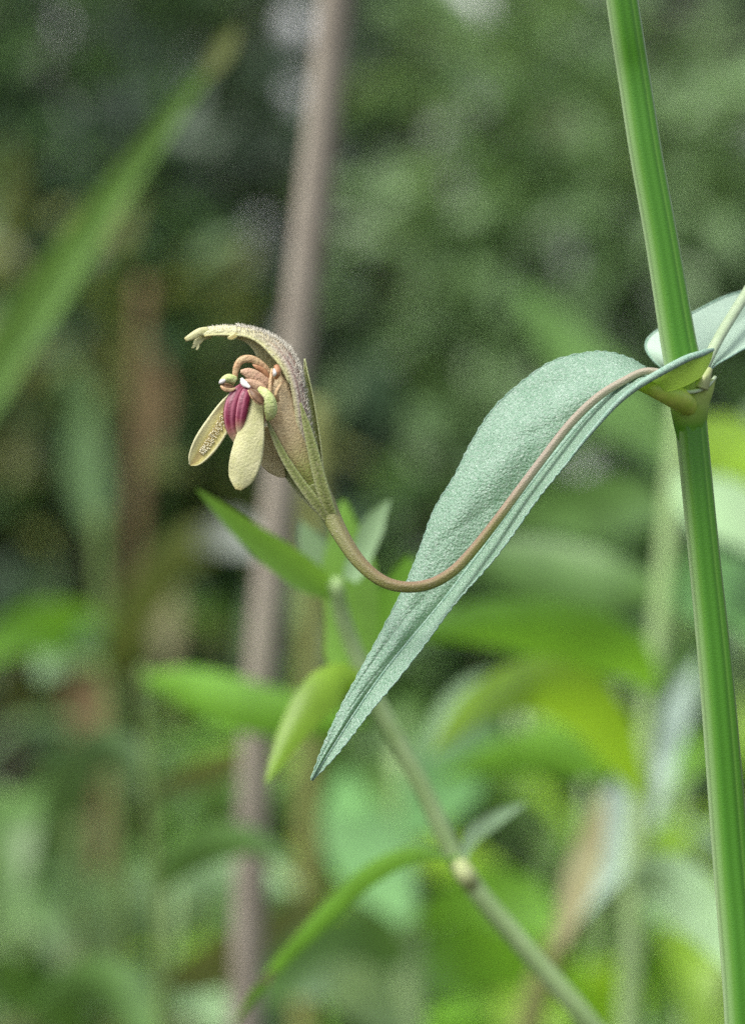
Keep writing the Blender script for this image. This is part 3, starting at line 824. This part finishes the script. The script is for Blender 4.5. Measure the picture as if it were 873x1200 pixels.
t = thing('spreading_herb', 'soft green herb with level bright leaf passing in front of dead stalk base', 'plant', foot_of(192, 1260, 0.52))
mstem(t, [(166, 780), (174, 900), (184, 1050), (192, 1260)], 0.52, (5, 8), 'weedstem')
mleaf(t, [(166, 795), (220, 808), (300, 832), (370, 842), (430, 846)], (0.52, 0.455), 32, 'bright', cup=-0.25)
mleaf(t, [(178, 930), (240, 905), (300, 890), (350, 905)], (0.52, 0.60), 20, 'olive')
mleaf(t, [(184, 1045), (225, 1000), (285, 985), (350, 1010)], (0.52, 0.50), 24, 'mid', cup=-0.2)
mleaf(t, [(188, 1150), (250, 1130), (320, 1090), (400, 1035)], (0.52, 0.54), 30, 'olive', twist=0.3)
mleaf(t, [(191, 1220), (140, 1165), (90, 1155), (30, 1190)], (0.52, 0.56), 34, 'mid', cup=-0.2)
mleaf(t, [(178, 910), (140, 880), (95, 890), (45, 950)], (0.52, 0.58), 24, 'dull', cup=-0.2)

t = thing('lower_pale_herb', 'low herb with pale grey-green arching leaf near dark grassy stems', 'plant', foot_of(110, 1300, 0.78))
mstem(t, [(92, 960), (96, 1080), (104, 1200), (110, 1300)], 0.80, (8, 11), 'weedstem')
mleaf(t, [(102, 1170), (140, 1090), (200, 1045), (290, 1022), (350, 1045)], (0.80, 0.74), 36, 'pale', cup=-0.2)
mleaf(t, [(94, 1050), (80, 1010), (70, 1060), (72, 1150)], (0.9, 0.9), 34, 'dull')
mleaf(t, [(106, 1190), (160, 1160), (225, 1165), (290, 1215)], (0.78, 0.74), 40, 'pale')
mleaf(t, [(100, 1130), (50, 1060), (20, 1030), (-30, 1040)], (0.82, 0.86), 34, 'mid')
mleaf(t, [(108, 1240), (60, 1170), (0, 1150), (-60, 1180)], (0.78, 0.74), 36, 'mid')

t = thing('rusty_stalk', 'rusty orange withered stalk among olive weeds beyond the dead stalk', 'stalk', foot_of(110, 1200, 1.05))
mstem(t, [(168, 330), (166, 460), (160, 620), (138, 800), (122, 960), (112, 1240)], 1.05, (8, 10), 'orange')
mleaf(t, [(164, 560), (180, 500), (186, 450), (180, 410)], 1.05, 13, 'orange', name='withered_leaf')
mleaf(t, [(132, 830), (110, 815), (100, 850), (105, 900)], 1.04, 30, 'orange', name='withered_leaf')
mleaf(t, [(150, 700), (180, 690), (195, 740), (190, 800)], 1.05, 22, 'tan', name='withered_leaf')

# ------------------------------------------------------------------ scattered herbs of the undergrowth
def herb_proto(k, mts):
    g = np.random.default_rng(100 + k)
    o = thing('undergrowth_herb', 'x', 'plant', (0, 0, 0))
    H = 0.42
    P = crom([(0, 0, -0.02), (0.01, 0.0, H * 0.3), (0.0, 0.012, H * 0.65), (0.02, 0.01, H)], 18)
    v, f, uv = tube_geo(P, np.linspace(0.0032, 0.0012, 18), m=7, ref=(0, 1, 0.05))
    mk('stem', v, f, M['herbstem'], o, uv)
    for i in range(6):
        h = 0.25 + 0.72 * i / 5
        a = i * 1.571 + g.uniform(-0.4, 0.4)
        c = P[int(h * 17)]
        for s in (0, math.pi):
            d = np.array([math.cos(a + s), math.sin(a + s), 0])
            L = g.uniform(0.07, 0.12) * (1.15 - 0.4 * h)
            up = g.uniform(0.3, 0.6)
            q = crom([c, c + d * L * 0.35 + np.array([0, 0, L * up * 0.6]), c + d * L * 0.75 + np.array([0, 0, L * up * 0.5]), c + d * L + np.array([0, 0, -L * 0.15])], 12)
            wd = np.interp(np.linspace(0, 1, 12), LAN[:, 0], LAN[:, 1]) * L * 0.16
            v, f, uv = strip_geo(q, wd, 0, 0.15, 0.1, 5, ref=np.cross(d, (0, 0, 1)) if False else (0, 0, -1))
            mk('leaf', v, f, M[mts[g.integers(len(mts))]], o, uv)
    return o


def copy_tree(o, parent=None):
    c = o.copy()
    COL.objects.link(c)
    c.parent = parent
    for ch in o.children:
        copy_tree(ch, c)
    return c


HG = 'herbs of the blurred undergrowth'
kinds = [
    (herb_proto(0, ['bright', 'bright', 'yellowgreen', 'pale']), 'fresh green herb with paired leaves among the undergrowth',
     [(560, 990, 0.95), (820, 880, 1.0), (720, 1050, 0.9), (880, 980, 1.15), (840, 760, 1.35), (540, 1100, 1.3), (780, 1130, 0.8), (430, 1050, 1.2)]),
    (herb_proto(1, ['mid', 'olive', 'dull']), 'dull green herb with paired leaves in the shaded undergrowth',
     [(60, 870, 1.4), (230, 960, 1.2), (30, 1000, 1.0), (330, 1040, 1.5), (190, 760, 1.9), (40, 560, 2.2), (110, 520, 2.4), (280, 900, 1.9), (470, 880, 1.7), (20, 1100, 0.95), (260, 1120, 1.0)]),
]
for proto, lab, spots in kinds:
    proto['label'] = lab
    proto['group'] = HG if 'fresh' in lab else 'herbs of the shaded undergrowth'
    for i, (px, py, z) in enumerate(spots):
        o = proto if i == 0 else copy_tree(proto)
        q = V(px, py, z)
        g = gz(q[0], q[1])
        s = max((q[2] - g) / 0.40, 0.25)
        o.location = (q[0], q[1], g)
        o.rotation_euler = (random.uniform(-0.12, 0.12), random.uniform(-0.12, 0.12), random.uniform(0, 6.28))
        o.scale = (s ** 0.5, s ** 0.5, s)

# ------------------------------------------------------------------ shrubs and wood behind
def leaves_geo(centers, dirs, size, g, wide=0.42):
    """bent six-vertex leaves, one per centre"""
    n = len(centers)
    d = norm(dirs)
    up = norm(np.stack([g.normal(0, 0.5, n), g.normal(0, 0.5, n), np.ones(n)], 1))
    s = norm(np.cross(d, up))
    nn = np.cross(s, d)
    L = (size * g.uniform(0.6, 1.4, n))[:, None]
    W = L * wide * 0.5
    c = centers
    a = c
    b1 = c + d * L * 0.4 + s * W + nn * L * 0.06
    b2 = c + d * L * 0.4 - s * W + nn * L * 0.06
    m0 = c + d * L * 0.42 - nn * L * 0.02
    tip = c + d * L - nn * L * 0.18
    v = np.stack([a, b1, m0, b2, tip], 1).reshape(-1, 3)
    k = np.arange(n)[:, None] * 5
    f = np.concatenate([k + [0, 1, 2], k + [0, 2, 3], k + [1, 4, 2], k + [2, 4, 3]], 1).reshape(-1, 3)
    return v, f


def shrub(name, label, cat, px, py, z, rx, rz_, nl, size, mts, wts, seed, ry=None, clumps=26, group=None):
    g = np.random.default_rng(seed)
    c = V(px, py, z)
    ry = ry or rx
    ft = np.array([c[0], c[1], gz(c[0], c[1])])
    o = thing(name, label, cat, ft, group)
    # clump centres through the crown
    cc = norm(g.normal(0, 1, (clumps, 3))) * (g.uniform(0.25, 1, clumps) ** 0.5)[:, None] * np.array([rx, ry, rz_]) + c
    cc[:, 2] = np.maximum(cc[:, 2], ft[2] + 0.05)
    # limbs
    vs_, fs_ = [], []
    k = 0
    for q in cc:
        mid = ft * 0.45 + q * 0.55 + g.normal(0, 0.06, 3) * rx
        P = crom([ft + g.normal(0, 0.01, 3), mid, q], 8)
        v, f, _ = tube_geo(P, np.linspace(0.012, 0.003, 8) * max(rx, 0.4), m=5, cap=False, ref=(0, 1, 0.1))
        fs_ += [[a + k for a in ff] for ff in f]
        vs_.append(v)
        k += len(v)
    mk('branches', np.vstack(vs_), fs_, M['twig'], o, kind='stuff')
    idx = g.integers(0, clumps, nl)
    off = g.normal(0, 0.22, (nl, 3)) * np.array([rx, ry, rz_])
    pts = cc[idx] + off
    pts[:, 2] = np.maximum(pts[:, 2], ft[2] + 0.01)
    dr = norm(off) + g.normal(0, 0.5, (nl, 3)) + np.array([0, 0, -0.15])
    v, f = leaves_geo(pts, dr, size, g)
    mi = np.repeat(g.choice(len(mts), nl, p=np.array(wts) / sum(wts)), 4)
    mk('foliage', v, f, None, o, mats=[M[m] for m in mts], midx=mi, smooth=False, kind='stuff')
    return o


shrub('shrub', 'airy pale lime shrub glowing behind the top of ribbed stem', 'shrub', 680, 240, 2.7, 0.17, 0.18, 1300, 0.055, ['lime', 'dull', 'greyleaf', 'glint'], [6, 2, 0.6, 0.04], 21)
shrub('shrub', 'grey leaved shrub far behind the grass blade tip', 'shrub', 130, 60, 3.6, 0.30, 0.22, 1000, 0.055, ['greyleaf', 'deep', 'dull', 'glint'], [3, 4, 2, 0.25], 22)
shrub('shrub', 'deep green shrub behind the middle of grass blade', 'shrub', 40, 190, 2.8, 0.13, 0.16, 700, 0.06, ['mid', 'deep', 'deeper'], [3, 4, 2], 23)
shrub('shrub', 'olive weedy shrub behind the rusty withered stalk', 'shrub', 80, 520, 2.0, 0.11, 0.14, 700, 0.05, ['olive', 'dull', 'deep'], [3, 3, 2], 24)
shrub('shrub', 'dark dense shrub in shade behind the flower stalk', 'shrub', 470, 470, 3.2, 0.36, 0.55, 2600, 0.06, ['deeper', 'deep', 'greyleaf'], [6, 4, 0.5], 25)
shrub('shrub', 'dull green shrub behind the upper part of dead stalk', 'shrub', 400, 120, 3.4, 0.24, 0.24, 900, 0.055, ['dull', 'deep', 'deeper', 'greyleaf', 'glint'], [3, 4, 3, 0.8, 0.12], 26)
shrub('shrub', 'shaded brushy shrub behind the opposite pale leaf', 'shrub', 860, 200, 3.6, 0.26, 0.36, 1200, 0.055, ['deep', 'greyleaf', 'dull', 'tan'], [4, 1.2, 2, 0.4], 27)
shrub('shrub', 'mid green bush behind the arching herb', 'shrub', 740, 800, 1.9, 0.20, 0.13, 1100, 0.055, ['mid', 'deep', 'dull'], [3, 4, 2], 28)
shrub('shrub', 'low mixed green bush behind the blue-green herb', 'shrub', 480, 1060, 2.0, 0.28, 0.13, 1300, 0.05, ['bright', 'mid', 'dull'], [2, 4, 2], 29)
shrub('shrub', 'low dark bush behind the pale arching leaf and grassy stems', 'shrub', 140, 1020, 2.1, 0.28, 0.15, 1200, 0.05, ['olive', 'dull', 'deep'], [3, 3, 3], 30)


sh = next(o for o in bpy.data.objects if o.get('label', '').startswith('dull green shrub behind the upper'))  # added pale leaves standing in for blurred background glints
for px, py, z, L in ((342, 30, 2.9, 0.034), (347, 106, 2.9, 0.034), (146, 62, 3.0, 0.026), (300, 270, 2.9, 0.03), (60, 30, 3.0, 0.024), (420, 300, 2.9, 0.026)):
    c = V(px, py, z)
    P = crom([c - np.array([0, 0, L / 2]), c + np.array([0.004, -0.004, 0]), c + np.array([0, 0, L / 2])], 8)
    v, f, uv = strip_geo(P, np.sin(np.linspace(0.15, 3.0, 8)) * L * 0.42, 0.2, 0.15, 0, 5)
    mk('glint_leaf', v, f, M['glint'], sh, uv)


def tree(label, px, z, r, seed, lean=0.02):
    g = np.random.default_rng(seed)
    q = V(px, 600, z)
    ft = np.array([q[0], q[1], gz(q[0], q[1]) - 0.05])
    o = thing('forest_tree', label, 'tree', ft)
    H = 5.5
    P = crom([ft, ft + np.array([lean * 1.5, 0, 1.2]), ft + np.array([lean, 0.05, 3.0]), ft + np.array([lean * 4, 0, H])], 40)
    v, f, uv = tube_geo(P, np.linspace(r * 1.15, r * 0.35, 40), m=14, profile=lambda th: 1 + 0.07 * np.cos(3 * th + 1) + 0.04 * np.cos(7 * th), ref=(0, 1, 0.05))
    trunk = mk('trunk', v, f, M['bark'], o, uv)
    cc, vs_, fs_, k = [], [], [], 0
    for i in range(18):
        h = g.uniform(0.5, 1.0)
        b = P[int(h * 39)]
        a = g.uniform(0, 6.28)
        L = g.uniform(0.8, 2.2) * (1.3 - 0.7 * h)
        e = b + np.array([math.cos(a) * L, math.sin(a) * L, L * g.uniform(0.1, 0.6)])
        Q = crom([b, (b + e) / 2 + np.array([0, 0, 0.12]), e], 10)
        v, f, _ = tube_geo(Q, np.linspace(r * 0.3, 0.008, 10), m=6, cap=False, ref=(0.1, 0.3, 1))
        fs_ += [[x + k for x in ff] for ff in f]
        vs_.append(v)
        k += len(v)
        cc += [e, (b + e) / 2, b * 0.25 + e * 0.75]
    mk('limbs', np.vstack(vs_), fs_, M['bark'], trunk, kind='stuff')
    cc = np.array(cc)
    nl = 9000
    off = g.normal(0, 0.32, (nl, 3))
    pts = cc[g.integers(0, len(cc), nl)] + off
    v, f = leaves_geo(pts, norm(off) + g.normal(0, 0.5, (nl, 3)), 0.11, g)
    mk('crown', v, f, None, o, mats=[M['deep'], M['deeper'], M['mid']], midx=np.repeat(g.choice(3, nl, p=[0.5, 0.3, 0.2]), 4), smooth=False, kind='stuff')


tree('dark slender tree trunk standing in the wood behind the flower', 512, 4.4, 0.035, 41)
tree('dark tree trunk in the wood behind the grass blade', 30, 5.2, 0.06, 42, -0.03)
tree('dim brown tree trunk in the wood behind the ribbed stem top', 842, 5.0, 0.05, 43, 0.04)

# the wood beyond reads as one mass of leaves
g = np.random.default_rng(77)
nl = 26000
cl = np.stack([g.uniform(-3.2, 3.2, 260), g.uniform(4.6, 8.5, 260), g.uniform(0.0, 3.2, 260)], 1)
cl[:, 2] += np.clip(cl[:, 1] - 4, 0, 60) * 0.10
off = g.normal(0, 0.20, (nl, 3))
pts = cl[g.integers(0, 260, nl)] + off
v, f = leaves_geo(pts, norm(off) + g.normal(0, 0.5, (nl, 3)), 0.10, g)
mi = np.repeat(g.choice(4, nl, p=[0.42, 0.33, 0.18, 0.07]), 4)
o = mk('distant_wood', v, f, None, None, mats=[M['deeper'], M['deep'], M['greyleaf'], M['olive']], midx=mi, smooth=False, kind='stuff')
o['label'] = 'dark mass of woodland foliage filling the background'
o['category'] = 'woodland'

# short grass on the ground between the herbs
nb = 7000
xy = np.stack([g.uniform(-1.6, 1.6, nb), g.uniform(0.3, 5.0, nb)], 1)
bx = np.array([[x, y, gz(x, y) - 0.005] for x, y in xy])
a = g.uniform(0, 6.28, nb)
dirs = np.stack([np.cos(a) * 0.5, np.sin(a) * 0.5, g.uniform(0.8, 1.6, nb)], 1)
v, f = leaves_geo(bx, dirs, 0.16, g, wide=0.07)
o = mk('grass', v, f, M['grass'], None, smooth=False, kind='stuff')
o['label'] = 'thin green grass covering the woodland floor'
o['category'] = 'grass'
